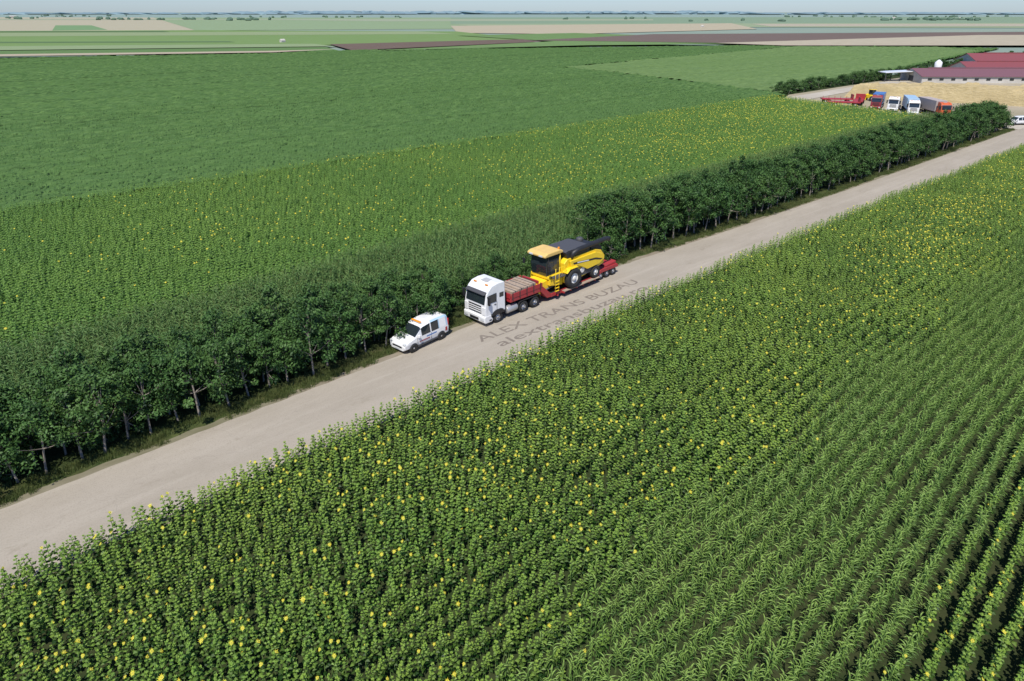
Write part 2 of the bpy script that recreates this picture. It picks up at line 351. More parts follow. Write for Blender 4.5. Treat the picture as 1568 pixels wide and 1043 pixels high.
def mixc(fac,a,b,lo,hi,mul=1):
    r=nd(nt,'ShaderNodeMapRange'); r.inputs[1].default_value=lo; r.inputs[2].default_value=hi; r.inputs[4].default_value=mul; L(fac,r.inputs[0])
    m=nd(nt,'ShaderNodeMix',data_type='RGBA'); L(r.outputs[0],m.inputs[0])
    if isinstance(a,tuple): m.inputs[6].default_value=rgb(a)
    else: L(a,m.inputs[6])
    m.inputs[7].default_value=rgb(b); return m.outputs[2]
c=mixc(noi(.35,(.35,1,1),8,.7),(.335,.295,.235),(.395,.35,.285),.35,.65)
c=mixc(noi(.9,(.05,1,1),3),c,(.43,.385,.315),.52,.7,.7)
c=mixc(noi(14,(1,1,1),4),c,(.22,.20,.16),.5,.75,.55)
c=mixc(noi(.5,(.5,1,1),8,.8),c,(.26,.225,.17),.58,.68,.7)
c=mixc(noi(3.5,(.4,1,1),5,.8),c,(.28,.245,.19),.55,.75,.6)
vo=nd(nt,'ShaderNodeTexVoronoi',feature='DISTANCE_TO_EDGE'); vo.inputs['Scale'].default_value=.2
nw=nd(nt,'ShaderNodeTexNoise'); nw.inputs['Scale'].default_value=1.0; nw.inputs['Detail'].default_value=6; L(tc.outputs['Object'],nw.inputs['Vector'])
va=nd(nt,'ShaderNodeVectorMath',operation='MULTIPLY_ADD'); L(nw.outputs['Color'],va.inputs[0]); va.inputs[1].default_value=(2.2,2.2,0); L(tc.outputs['Object'],va.inputs[2]); L(va.outputs[0],vo.inputs['Vector'])
mr=nd(nt,'ShaderNodeMapRange'); mr.inputs[1].default_value=0; mr.inputs[2].default_value=.006; mr.inputs[3].default_value=.2; mr.inputs[4].default_value=0; L(vo.outputs['Distance'],mr.inputs[0])
mm=nd(nt,'ShaderNodeMix',data_type='RGBA'); L(mr.outputs[0],mm.inputs[0]); L(c,mm.inputs[6]); mm.inputs[7].default_value=(.17,.155,.13,1)
L(mm.outputs[2],p.inputs['Base Color']); p.inputs['Roughness'].default_value=.9; p.inputs['Specular IOR Level'].default_value=.2
bp=nd(nt,'ShaderNodeBump'); bp.inputs['Strength'].default_value=.3; bp.inputs['Distance'].default_value=.02; L(noi(25,(1,1,1),3),bp.inputs['Height']); L(bp.outputs[0],p.inputs['Normal'])
dirt=fieldmat('dirt',(.20,.165,.12),(.30,.26,.20),1.2,(.5,1,1),.1,(.12,.13,.06),bump=.2)
strip('road_shoulder',-120,300,.5,lambda t:oL(t)-.55,lambda t:oR(t)+.5,.006,dirt,6,.25)
strip('road',-120,300,.5,oL,oR,.012,rm,6,.10)
verge=fieldmat('verge_grass',(.03,.055,.016),(.09,.11,.035),1.5,(1,1,1),.3,(.07,.055,.03),bump=.4)
strip('verge',-120,150,.6,lambda t:oL(t)-1.9,lambda t:oL(t)-.1,.003,verge,3,.35)
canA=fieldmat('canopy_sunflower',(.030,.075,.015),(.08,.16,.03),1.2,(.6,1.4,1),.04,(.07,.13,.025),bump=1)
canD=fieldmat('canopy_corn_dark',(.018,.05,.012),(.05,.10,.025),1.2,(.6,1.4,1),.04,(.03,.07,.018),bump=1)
canB=fieldmat('canopy_far',(.048,.105,.030),(.120,.205,.064),1.1,(.25,1.6,1),.012,(.075,.145,.042),bump=.4,detail=14,lo=.40,hi=.64,tram=((24,.6,.5),(6,.9,.2)))
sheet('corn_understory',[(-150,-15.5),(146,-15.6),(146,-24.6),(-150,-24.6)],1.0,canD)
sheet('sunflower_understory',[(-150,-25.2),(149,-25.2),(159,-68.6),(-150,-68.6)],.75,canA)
zB=[(-260,-68.6),(168,-68.6)]+[Loc(*G(u,v)[:2]) for u,v in ((1190,147),(1530,76),(1200,71),(560,79),(-500,104))]
zL=[Loc(*G(u,v)[:2]) for u,v in ((860,106),(935,113),(1090,133),(1190,146),(1500,80),(1440,74),(1225,72.5))]
sheet('crop_field_far',zB,.45,canB)
light=fieldmat('field_light_green',(.090,.155,.050),(.160,.240,.085),.8,(.25,1,1),.02,(.115,.19,.06),bump=.4,detail=12,tram=((18,.6,.3),))
cnt={}
cnt['cB']=canopy('crop_canopy',zB,1.0,1.0,.55,.6,canB,zL)
cnt['cL']=canopy('light_green_canopy',zL,1.6,1.5,.65,.4,light)
i_=[0]
def FF(col,pts,v2=.85,sc=.05,nm='field',z0=0.0):  # far field sheets, colours paled to carry the distance haze
    i_[0]+=1
    m=fieldmat('%s_hazed_%d'%(nm,i_[0]),col,[x*v2 for x in col],sc,(1,4,1),.004,[x*.9 for x in col],detail=10)
    P=[Loc(*G(u,v)[:2]) for u,v in pts]
    sheet(nm,P,z0+.06*i_[0],m)
FF((.24,.32,.28),[(-900,27),(2400,27),(2400,21.2),(-900,21.2)],.9,.002)
FF((.40,.37,.26),[(-900,52),(300,47),(235,27),(-900,25)])
FF((.17,.28,.13),[(80,47),(165,46),(140,39),(85,39)])
FF((.24,.32,.18),[(300,47),(790,44),(690,27),(235,27)])
FF((.21,.29,.19),[(690,37),(2400,34),(2400,25),(690,27)])
FF((.30,.34,.23),[(-900,31),(420,30.5),(600,33),(1000,31.5),(1000,29.5),(-900,28.5)])
FF((.27,.33,.20),[(760,44),(1150,42),(2400,46),(2400,34),(690,37)])
FF((.42,.37,.26),[(700,51),(870,53),(1160,45),(1120,36),(690,40)])
FF((.40,.36,.27),[(1180,41),(2400,40),(2400,36.5),(1150,37)])
FF((.17,.26,.09),[(-900,88),(510,70),(820,62),(700,49),(300,47),(-900,52)])
FF((.25,.31,.16),[(-900,62),(700,53),(640,49),(-900,54)])
FF((.11,.18,.08),[(-900,70.5),(360,66),(350,64.5),(-900,68)])
FF((.10,.17,.07),[(-900,52.5),(260,50),(250,48.5),(-900,50.5)])
FF((.12,.20,.07),[(-900,99),(520,80),(500,74),(-900,91)])
FF((.24,.31,.16),[(-900,90),(515,73),(480,69),(-900,80)])
FF((.42,.36,.26),[(-900,105),(420,84.5),(520,79),(420,82),(-900,100)],z0=.6)
FF((.14,.23,.08),[(1160,69),(860,66),(700,56),(880,52),(1000,56)])
FF((.15,.11,.085),[(540,80),(830,66),(800,62),(505,70)])
FF((.16,.12,.10),[(815,64),(1110,68),(1500,58),(2400,54),(2400,45),(1000,54)])
FF((.15,.24,.085),[(560,81),(900,72),(1120,70),(860,65)])
FF((.42,.37,.27),[(1095,69),(1200,73),(1900,73),(2400,64),(2400,53),(1500,56)],z0=.2)
yard=fieldmat('yard_dirt',(.34,.29,.21),(.42,.37,.28),.12,(1,1,1),.03,(.25,.23,.14))
sheet('farm_yard',[(147,-9.5),(160,-66),(176,-72),(460,-74),(460,-9)],.02,yard)
track=fieldmat('track_gravel',(.42,.38,.31),(.50,.46,.39),.3,(1,1,1),.05,(.38,.34,.27))
sheet('farm_track',[Loc(*G(u,v)[:2]) for u,v in ((1196,151),(1222,156),(1300,141),(1600,92),(1600,86))],.10,track)
sheet('farm_drive',[(150,-7.0),(158,-7.0),(164,-24),(170,-40),(162,-40),(155,-24)],.03,track)
# ------------------------------------------------------------------ crops
def sm(a,b,k):
    return (np.sin(a*.11*k+b*.23*k+1.3)+np.sin(a*.31*k-b*.17*k+4)+np.sin(a*.053*k+b*.41*k+2.2))/3
def rows(t0,t1,dt,oo,jit):
    T=[];Oo=[]
    for k,o in enumerate(oo):
        t=np.arange(t0,t1,dt)+rng.uniform(-.5,.5)*dt; t=t+rng.normal(0,dt*.22,len(t)); T.append(t); Oo.append(np.full(len(t),o)+rng.normal(0,jit,len(t)))
    return np.concatenate(T),np.concatenate(Oo)
def vis(t,o,z=1.2,mu=170,vmax=1230):
    X=OX+t*ex+o*nx; Y=OY+t*ey+o*ny; u,v,d=proj(X,Y,z); return (d>6)&(u>-mu)&(u<1568+mu)&(v<vmax)
def mk(name,t,o,idx,coll,smin=.85,smax=1.15,rotz=None,tilt=.06,hz=None,yz=1.0):
    n=len(t); s=rng.uniform(smin,smax,n); r=np.stack([rng.normal(0,tilt,n),rng.normal(0,tilt,n),rng.uniform(0,6.28,n) if rotz is None else rotz],1)
    if hz is not None: s=s*hz
    return scatter(name,np.stack([t,-o,np.zeros(n)],1),r,np.stack([s,s,s*yz],1),idx,coll)
t,o=rows(-60,150,.215,np.arange(.35,46,.80),.03); d=o.copy(); o=o+oR(t)
edge=18+1.0*np.sin(t*.3)+rng.normal(0,.9,len(t)); edge2=27.6+rng.normal(0,.5,len(t))
k=vis(t,o); t,o,d,edge,edge2=t[k],o[k],d[k],edge[k],edge2[k]
iscorn=(d>edge)&(d<edge2); keep=rng.random(len(t))>.04+.12*((sm(t,o,2.6)>.62)&~iscorn)
st_,so_,sd=t[~iscorn&keep],o[~iscorn&keep],d[~iscorn&keep]
pf=np.clip(.10+.36*np.exp(-((sd-9)/5.5)**2)*(.6+1.2*sm(st_,so_,.8)),.04,.55); pf=np.where(sd>25,.25,pf)
fl=rng.random(len(st_))<pf; idx=np.where(fl,rng.integers(6,9,len(st_)),rng.integers(0,6,len(st_)))
rz=np.where(fl,rng.normal(-RA-1.3,.9,len(st_)),rng.uniform(0,6.28,len(st_)))
mk('sunflower_field',st_,so_,idx,sfC,.72,1.06,rz,hz=1+.12*sm(st_,so_,1.7),yz=1.1); cnt['sf']=len(st_)
t2,o2=t[iscorn],o[iscorn]; mk('corn_field',t2,o2,rng.integers(0,5,len(t2)),coC,.60,.82); cnt['co']=len(t2)
def lim(t): return np.where((t>2)&(t<26),-4.2,-8)
t,o=rows(-110,147,.30,np.arange(-16.8,-4,.75),.06); k=o<lim(t); t,o=t[k],o[k]; o=o+oL(t); k=vis(t,o); t,o=t[k],o[k]
mk('corn_field',t,o,rng.integers(0,5,len(t)),coD,1.0,1.25); cnt['co2']=len(t)
t,o=rows(-110,160,.34,np.arange(-68.3,-25.4,.95),.06)
k=vis(t,o)&(t<149+(-25-o)*.24); t,o=t[k],o[k]
pf=np.clip(.07+.0022*(t+5)+.08*sm(t,o,.5)-.003*np.abs(o+40),.02,.40); fl=rng.random(len(t))<pf
idx=np.where(fl,rng.integers(6,9,len(t)),rng.integers(0,6,len(t))); rz=np.where(fl,rng.normal(-RA-1.3,.8,len(t)),rng.uniform(0,6.28,len(t)))
mk('sunflower_field',t,o,idx,sfF,1.0,1.3,rz); cnt['sf3']=len(t)
t,o=rows(-190,300,.8,np.arange(-185,-68.8,1.1),.10)
X=OX+t*ex+o*nx; Y=OY+t*ey+o*ny; u,v,d=proj(X,Y,1.5)
fade=np.clip((o+185)/85,0,1)
k=vis(t,o,mu=60)&(v>112+np.clip(u-860,0,999)*.115)&(t<168)&(rng.random(len(t))<fade); t,o=t[k],o[k]
mk('crop_field',t,o,rng.integers(0,6,len(t)),sfG,.85,1.15); cnt['sf4']=len(t)
gmat=leafmat('grass_blade',(.05,.09,.02),(.15,.20,.06),(.2,.19,.08),.6,.3,.3)
def tuft(name):
    b=MB()
    for i in range(26):
        a=random.random()*6.28; r=random.random()*.22; x,y=math.cos(a)*r,math.sin(a)*r; h=random.uniform(.1,.32); a2=random.random()*6.28; b0=len(b.v)
        b.v+=[(x,y,0),(x+math.cos(a2)*.03,y+math.sin(a2)*.03,0),(x+random.uniform(-.12,.12),y+random.uniform(-.12,.12),h)]; b.face((b0,b0+1,b0+2),0,random.random())
    return b.obj(name,[gmat])
grC=collection('grass_tufts',[tuft('g%02d'%i) for i in range(4)])
n=12000; t=rng.uniform(-60,150,n); q=rng.random(n); o=np.where(q<.75,oL(t)-.2-rng.gamma(2,.45,n),oR(t)+.05+rng.random(n)*.5)
k=vis(t,o,0)&(sm(t,o*3,3)>-.35); t,o=t[k],o[k]; mk('grass_verge',t,o,rng.integers(0,4,len(t)),grC,.6,1.4)
# ------------------------------------------------------------------ tree belts
def place_tree(t,o,me,s,nm):
    x,y=W(t,o); ob=bpy.data.objects.new(nm,me.data); scene.collection.objects.link(ob); ob.location=(x,y,0); ob.rotation_euler=(0,0,random.random()*6.28); ob.scale=(s,s,s*random.uniform(.86,1.04))
for r_,off in enumerate((1.9,3.3,4.7,6.0)):
    t=-58+random.random()
    while t<3.4:
        place_tree(t,float(oL(t))-off+random.uniform(-.4,.4),random.choice(tv),random.uniform(.78,1.04)*(1 if t<-8 else .9),'locust_tree')
        t+=random.uniform(1.05,1.85)
for t,off,s in ((6,4.6,.62),(8.5,4.4,.6),(10.5,4.9,.66),(20.5,4.6,.62),(23,4.4,.75)): place_tree(t,float(oL(t))-off,random.choice(tv),s,'locust_tree')
T=[];O2=[];S=[]
for off in (2.0,3.5,5.0,6.4):
    t=24.5+random.random()+ (1.5 if off<3 else 0)
    while t<146:
        T.append(t); O2.append(float(oL(t))-off+random.uniform(-.5,.5)); S.append(random.uniform(.82,1.12)*(1.05 if t<60 else 1)); t+=random.uniform(1.2,2.2)
T=np.array(T);O2=np.array(O2);S=np.array(S);n=len(T)
scatter('tree_row',np.stack([T,-O2,np.zeros(n)],1),np.stack([np.zeros(n),np.zeros(n),rng.uniform(0,6.28,n)],1),np.stack([S,S,S],1),rng.integers(0,9,n),treeC)
T=[];O2=[];S=[]
def addS(t,o,s): T.append(t);O2.append(o);S.append(s)
for i in range(40): addS(random.uniform(3,25),float(oL(12))-random.uniform(1.8,4.2),random.uniform(.6,1.1))
for i in range(40): 
    tt=random.uniform(-40,2); addS(tt,float(oL(tt))-random.uniform(2.4,4.6),random.uniform(.3,.5))
for i in range(190): 
    q=random.random(); addS(172+270*q,-75+random.uniform(-2,2)-2*q,random.uniform(.7,1.9))
for i in range(34): addS(random.uniform(146,152),random.uniform(-17,-9.8),random.uniform(1.2,2.3))
for i in range(26): addS(146+i*.5,-20-i*1.9+random.uniform(-1,1),random.uniform(.3,.5))
T=np.array(T);O2=np.array(O2);S=np.array(S);n=len(T)
scatter('hedgerow',np.stack([T,-O2,np.zeros(n)],1),np.stack([np.zeros(n),np.zeros(n),rng.uniform(0,6.28,n)],1),np.stack([S,S,S],1),rng.integers(0,4,n),shrC)
def lumps(name,items,mat):
    V=[];Fc=[]
    for (X,Y,w,h) in items:
        b0=len(V); K=7; ph=random.random()*6
        for lv,(rr,zz) in enumerate(((.8,0),(1,.35),(.8,.75),(.35,1))):
            for k in range(K):
                a=2*math.pi*k/K+ph; s=rr*random.uniform(.75,1.2); V.append((X+math.cos(a)*w*.5*s,Y+math.sin(a)*w*.5*s,h*zz*random.uniform(.85,1.15)))
        for lv in range(3):
            for k in range(K): Fc.append((b0+lv*K+k,b0+lv*K+(k+1)%K,b0+(lv+1)*K+(k+1)%K,b0+(lv+1)*K+k))
        Fc.append(tuple(b0+3*K+k for k in range(K)))
    return mesh_obj(name,V,Fc,mat)
dm1=fieldmat('distant_leaf',(.09,.15,.11),(.13,.19,.13),.02,big=.01); dm2=fieldmat('hazy_leaf',(.18,.27,.31),(.23,.32,.35),.002,big=.001)  # greyed and bluish leaf colours carry painted-in distance haze
it=[]
for u0,u1,v0,n in ((-40,60,29,14),(150,330,30,22),(340,420,31,9),(60,200,25,22),(380,620,27,18),(1350,1500,31,40),(1200,1568,26,40),(860,1000,29,6),(1000,1200,33,5)):
    for i in range(n):
        X,Y,_=G(random.uniform(u0,u1),v0+random.uniform(-1,1)); it.append((X,Y,random.uniform(8,22),random.uniform(5,9)))
lumps('distant_trees',it,dm1)
it=[]
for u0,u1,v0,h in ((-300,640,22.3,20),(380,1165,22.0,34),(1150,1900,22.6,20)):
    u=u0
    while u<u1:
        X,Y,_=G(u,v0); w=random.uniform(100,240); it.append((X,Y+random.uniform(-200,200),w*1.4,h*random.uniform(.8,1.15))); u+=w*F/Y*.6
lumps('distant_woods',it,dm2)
# ------------------------------------------------------------------ vehicles
def tractor(par,pm):
    prism(par,'cab',[(.97,.95),(1.0,1.5),(.97,1.92),(.80,2.86),(.62,3.12),(.25,3.44),(-.4,3.55),(-1.1,3.52),(-1.18,3.35),(-1.18,.95)],-1.22,1.22,pm,.07,(2.0,.035))
    prism(par,'bumper',[(1.08,.42),(1.1,.9),(.98,.98),(.38,.98),(.38,.80),(.2,.55),(.3,.34),(1.0,.34)],-1.24,1.24,pm,.05)
    prism(par,'windshield',[(.995,1.95),(.84,2.78),(.78,2.78),(.93,1.95)],-1.06,1.06,M['glass'],.02)
    prism(par,'sun_visor',[(1.02,2.80),(1.0,2.88),(.72,3.02),(.70,2.86)],-1.08,1.08,M['dgrey'],.015)
    box(par,'grille',.99,1.025,-.72,.72,1.12,1.80,M['black'],.01)
    for i in range(3): box(par,'grille_bar_%d'%i,1.02,1.05,-.74,.74,1.22+i*.19,1.30+i*.19,pm,.01)
    box(par,'bumper_grille',1.085,1.115,-.5,.5,.5,.72,M['black'],.01)
    for s in(-1,1):
        box(par,'headlight_%d'%s,1.07,1.125,s*.72,s*1.12,.56,.80,M['lamp'],.02)
        box(par,'corner_panel_%d'%s,.9,1.035,s*.80,s*1.19,1.05,1.75,pm,.03)
        prism(par,'side_window_%d'%s,[(.76,2.0),(.66,2.72),(-.2,2.76),(-.2,2.0)],s*1.190,s*1.229,M['glass'],.01)
        box(par,'rear_quarter_%d'%s,-1.0,-.55,s*1.15,s*1.20,2.25,2.65,M['glass'],.01)
        box(par,'mirror_%d'%s,.78,.9,s*1.34,s*1.58,2.0,2.75,M['black'],.03)
        box(par,'mirror_arm_%d'%s,.7,.82,s*1.2,s*1.4,2.62,2.68,M['black'],.01)
        box(par,'door_gap_%d'%s,-.26,-.235,s*1.215,s*1.228,1.0,2.0,M['dgrey'],0)
        box(par,'door_handle_%d'%s,-.15,.05,s*1.22,s*1.245,1.75,1.82,M['black'],.01)
        prism(par,'wheel_arch_%d'%s,[(.34,.8),(.2,1.12),(-.1,1.26),(-.65,1.26),(-.95,1.12),(-1.05,.8)],s*1.0,s*1.26,M['black'],.03)
        box(par,'step_%d'%s,.36,.62,s*1.16,s*1.262,.48,.6,M['dgrey'],.01)
        wheel(par,'front_wheel_%d'%s,-.4,s*1.05,.51,.32,side=s)
        box(par,'roof_lamp_%d'%s,.28,.38,s*.5,s*.8,3.40,3.50,M['orange'],.02)
    box(par,'roof_hatch',-.6,0,-.35,.35,3.50,3.575,M['lgrey'],.03)
    for s in(-1,1):
        box(par,'frame_rail_%d'%s,-5.4,.2,s*.35,s*.45,.78,1.02,M['steel'],.01)
        for ax,x in enumerate((-3.3,-4.68)):
            wheel(par,'drive_wheel_%d_%d'%(ax,s),x,s*.98,.51,.52,side=s)
        prism(par,'rear_fender_%d'%s,[(-2.65,.75),(-2.75,1.08),(-3.0,1.16),(-5.0,1.16),(-5.25,1.05),(-5.35,.75),(-5.3,.75),(-5.2,1.0),(-4.98,1.1),(-3.02,1.1),(-2.8,1.03),(-2.7,.75)],s*.7,s*1.24,M['black'],0)
    lathe(par,'fuel_tank',(-2.6,.95,.72),[(.001,0),(.3,0),(.32,.03),(.32,1.12),(.3,1.15),(.001,1.15)],M['rim'],axis='x')
    box(par,'air_tank_box',-2.55,-1.5,-1.15,-.6,.45,1.0,M['dgrey'],.05)
    lathe(par,'exhaust',(-1.4,-.8,1.0),[(.08,0),(.08,2.1),(.06,2.1)],M['rim'],axis='z',seg=12)
    box(par,'rear_wall',-1.3,-1.18,-1.0,1.0,1.1,3.0,M['dgrey'],.03)
AX,AY=-2.22,50.1; A=math.radians(225.2)
truck=empty('semi_truck',AX,AY,.012,A); tractor(truck,M['white']); truck.scale=(1,1,.95)
tr=empty('lowboy_trailer',AX,AY,.012,A)
prism(tr,'gooseneck',[(-1.75,1.30),(-1.75,1.62),(-5.6,1.62),(-6.6,.72),(-6.6,.38),(-6.2,.38),(-5.35,1.22)],-1.24,1.24,M['red'],.03)
box(tr,'headboard',-1.82,-1.7,-1.2,1.2,1.62,2.05,M['red'],.02)
for s in(-1,1):
    box(tr,'side_rail_%d'%s,-5.5,-1.85,s*1.2,s*1.27,1.62,2.0,M['red'],.01)
    for k in range(5): box(tr,'post_%d_%d'%(k,s),-2.0-k*.82,-1.92-k*.82,s*1.27,s*1.3,1.45,2.1,M['steel'],.005)
    box(tr,'bed_edge_%d'%s,-13.0,-6.6,s*1.18,s*1.27,.36,.66,M['red'],.01)
    for k in range(7): box(tr,'outrigger_%d_%d'%(k,s),-7.2-k*.85,-7.08-k*.85,s*1.27,s*1.62,.42,.55,M['red'],.005)
    box(tr,'outrigger_board_%d'%s,-12.9,-8.0,s*1.29,s*1.66,.56,.61,M['wood'],.005)
for k in range(4):
    box(tr,'pallet_%d'%k,-2.15-k*.70,-2.80-k*.70,-1.05,1.05,1.63,2.06+.07*(k%2),M['wood'],.02)
    box(tr,'strap_%d'%k,-2.45-k*.70,-2.52-k*.70,-1.07,1.07,1.64,2.075+.07*(k%2),M['dgrey'],0)
box(tr,'spare_plate',-5.25,-5.05,-.6,.6,1.64,2.02,M['steel'],.02)
box(tr,'toolbox',-5.45,-5.28,-.9,.9,1.64,2.1,M['red'],.02)
box(tr,'deck',-13.0,-6.6,-1.18,1.18,.42,.585,M['steel'],.01)
prism(tr,'rear_deck',[(-12.9,.4),(-12.9,.62),(-13.5,1.02),(-16.0,1.02),(-16.15,.85),(-16.15,.7),(-13.6,.7)],-1.25,1.25,M['red'],.02)
for k,x in enumerate((-13.55,-14.5,-15.45)):
    for s in(-1,1):
        wheel(tr,'trailer_wheel_%d_%d'%(k,s),x,s*1.03,.41,.42,side=s)
for s in(-1,1):
    prism(tr,'ramp_%d'%s,[(-14.4,1.05),(-14.4,1.13),(-15.95,1.30),(-15.95,1.05)],s*.45,s*1.1,M['red'],.01)
    box(tr,'tail_lamp_%d'%s,-16.19,-16.155,s*.8,s*1.2,.75,.9,M['redlamp'],.01)
cb=empty('combine_harvester',AX,AY,.012,A); cb.scale=(1,1,.965)
Y_=M['yellow']
prism(cb,'body',[(-8.25,1.25),(-8.2,3.1),(-8.6,3.42),(-12.5,3.42),(-13.3,3.15),(-13.85,2.5),(-13.75,1.75),(-12.2,1.45),(-10.4,1.15)],-1.32,1.32,Y_,.05)
for s in(-1,1):
    prism(cb,'side_panel_%d'%s,[(-9.0,2.45),(-8.75,3.25),(-12.3,3.25),(-13.2,2.9),(-13.6,2.35),(-12.9,1.95),(-11.2,1.85),(-10.35,2.3),(-9.7,2.58)],s*1.34,s*1.52,Y_,.05)
    prism(cb,'decal_%d'%s,[(-9.2,2.82),(-9.14,3.0),(-12.3,2.70),(-13.3,2.37),(-13.0,2.32),(-12.2,2.54)],s*1.525,s*1.532,M['black'],0)
    prism(cb,'decal_white_%d'%s,[(-9.7,2.83),(-9.68,2.93),(-11.3,2.76),(-11.3,2.66)],s*1.534,s*1.538,M['white'],0)
    box(cb,'belt_guard_%d'%s,-12.1,-9.9,s*1.2,s*1.36,1.35,1.95,M['dgrey'],.03)
    lathe(cb,'pulley_%d'%s,(-10.6,s*1.38,1.9),[(.28,-.03),(.28,.03),(.22,.035),(.06,.02),(.001,.03)],M['rimw'],seg=20)
    wheel(cb,'drive_wheel_%d'%s,-9.2,s*1.46,.94,.62,z=.62+.94,rim=M['rimw'],side=s)
    wheel(cb,'steer_wheel_%d'%s,-12.45,s*1.3,.6,.42,z=.62+.6,rim=M['rimw'],side=s)
    prism(cb,'wheel_guard_%d'%s,[(-8.1,2.3),(-8.5,2.62),(-9.6,2.62),(-9.6,2.55),(-8.55,2.55),(-8.18,2.27)],s*1.2,s*1.75,Y_,.01)
lathe(cb,'drive_axle',(-9.2,-1.4,1.5),[(.16,0),(.16,2.8)],M['steel'],seg=12)
lathe(cb,'steer_axle',(-12.45,-1.2,1.2),[(.09,0),(.09,2.4)],M['steel'],seg=12)
prism(cb,'grain_tank',[(-8.7,3.42),(-8.45,4.0),(-11.9,4.0),(-11.6,3.42)],-1.25,1.25,M['black'],.04)
prism(cb,'tank_cover',[(-8.5,4.003),(-8.8,4.12),(-11.5,4.12),(-11.8,4.003)],-1.15,1.15,M['dgrey'],.04)
prism(cb,'engine_deck',[(-12.0,3.42),(-12.0,3.85),(-13.0,3.8),(-13.55,3.4),(-13.7,2.95),(-13.3,3.13),(-12.5,3.42)],-1.15,1.15,M['black'],.04)
lathe(cb,'air_intake',(-12.5,-.6,3.8),[(.3,0),(.32,.25),(.2,.33),(.001,.33)],M['dgrey'],axis='z',seg=16)
tube(cb,'unloading_auger',[(-9.2,1.15,3.3),(-9.4,1.3,3.85),(-10.0,1.32,4.02),(-13.9,1.3,4.12),(-14.35,1.3,4.0)],[.22,.24,.21,.21,.24],M['black'],12)
prism(cb,'cab_glass',[(-6.45,2.25),(-6.3,3.2),(-6.45,4.05),(-8.05,4.05),(-8.1,2.25)],-.88,.88,M['glass'],.05)
for s in(-1,1):
    tube(cb,'cab_pillar_%d'%s,[(-8.1,s*.9,2.25),(-8.07,s*.9,4.05)],.06,Y_,6)
    tube(cb,'front_pillar_%d'%s,[(-6.62,s*.89,2.25),(-6.5,s*.9,3.2),(-6.62,s*.89,4.05)],.035,M['black'],6)
    tube(cb,'mirror_arm_%d'%s,[(-6.5,s*.9,4.0),(-6.1,s*1.5,3.7),(-6.1,s*1.5,3.3)],.02,M['black'],5)
    box(cb,'mirror_%d'%s,-6.14,-6.06,s*1.36,s*1.6,3.0,3.5,M['black'],.02)
    box(cb,'work_lamp_%d'%s,-6.02,-5.95,s*.35,s*.75,4.12,4.26,M['lamp'],.01)
prism(cb,'cab_roof',[(-6.0,4.1),(-6.02,4.28),(-6.4,4.42),(-7.9,4.44),(-8.35,4.3),(-8.35,4.06),(-6.1,4.05)],-1.04,1.04,M['cream'],.08)
box(cb,'beacon',-8.1,-7.95,.7,.85,4.42,4.6,M['orange'],.03)
box(cb,'cab_base',-8.2,-6.5,-1.05,1.05,1.95,2.25,Y_,.05)
box(cb,'platform',-8.15,-6.75,1.05,1.6,2.1,2.18,M['dgrey'],.01)
for k in range(4): box(cb,'ladder_rung_%d'%k,-7.2,-6.75,1.55,1.68,.95+k*.3,1.0+k*.3,Y_,.005)
for x in(-7.2,-6.75): tube(cb,'ladder_rail_%d'%int(-x*10),[(x,1.62,.9),(x,1.62,2.2),(x,1.62,3.1)],.025,Y_,6)
tube(cb,'handrail',[(-8.1,1.6,2.2),(-8.1,1.6,3.0),(-7.2,1.6,3.1)],.02,Y_,6)
prism(cb,'feeder_house',[(-8.2,1.3),(-8.1,2.1),(-5.7,1.75),(-5.45,1.7),(-5.4,.9),(-5.75,.75)],-.8,.8,Y_,.04)
box(cb,'feeder_frame',-5.5,-5.25,-1.05,1.05,.78,1.9,Y_,.04)
box(cb,'feeder_opening',-5.245,-5.23,-.7,.7,.95,1.65,M['dgrey'],0)
for s in(-1,1):
    tube(cb,'lift_cylinder_%d'%s,[(-8.3,s*.85,1.2),(-6.0,s*.85,1.0)],.07,M['dgrey'],8)
    prism(cb,'front_panel_%d'%s,[(-6.6,1.4),(-6.6,2.0),(-8.2,2.0),(-8.2,1.1)],s*.82,s*1.15,Y_,.03)
prism(cb,'rear_hood',[(-13.5,1.75),(-13.8,2.4),(-14.1,2.1),(-14.05,1.45)],-1.0,1.0,M['dgrey'],.04)
# van
def loft_car(par,name,st,mats,faces_fn,wd=.9):
    V=[];Fc=[];Mi=[];n=len(st)
    for (x,zt,ws) in st:
        bl=min(1.02,zt-.10); sc=ws
        half=[(0,.3),(.72,.3),(.86,.42),(wd,.72 if zt>.85 else min(.72,zt-.14)),(wd-.015,bl),(wd-.13 if zt>1.2 else wd-.06,zt-.12 if zt>1.2 else zt-.05),(wd-.26,zt-.02),(0,zt)]
        ring=[(x,y*sc,z) for y,z in half]+[(x,-y*sc,z) for y,z in half[-2:0:-1]]
        V+=ring; m=len(ring)
    for i in range(n-1):
        for k in range(m):
            Fc.append((i*m+k,(i+1)*m+k,(i+1)*m+(k+1)%m,i*m+(k+1)%m)); Mi.append(faces_fn(i,k if k<7 else 13-k))
    Fc.append(tuple(range(m))); Mi.append(0); Fc.append(tuple(range((n-1)*m,n*m))[::-1]); Mi.append(0)
    return mesh_obj(name,V,Fc,mats,par,midx=Mi)
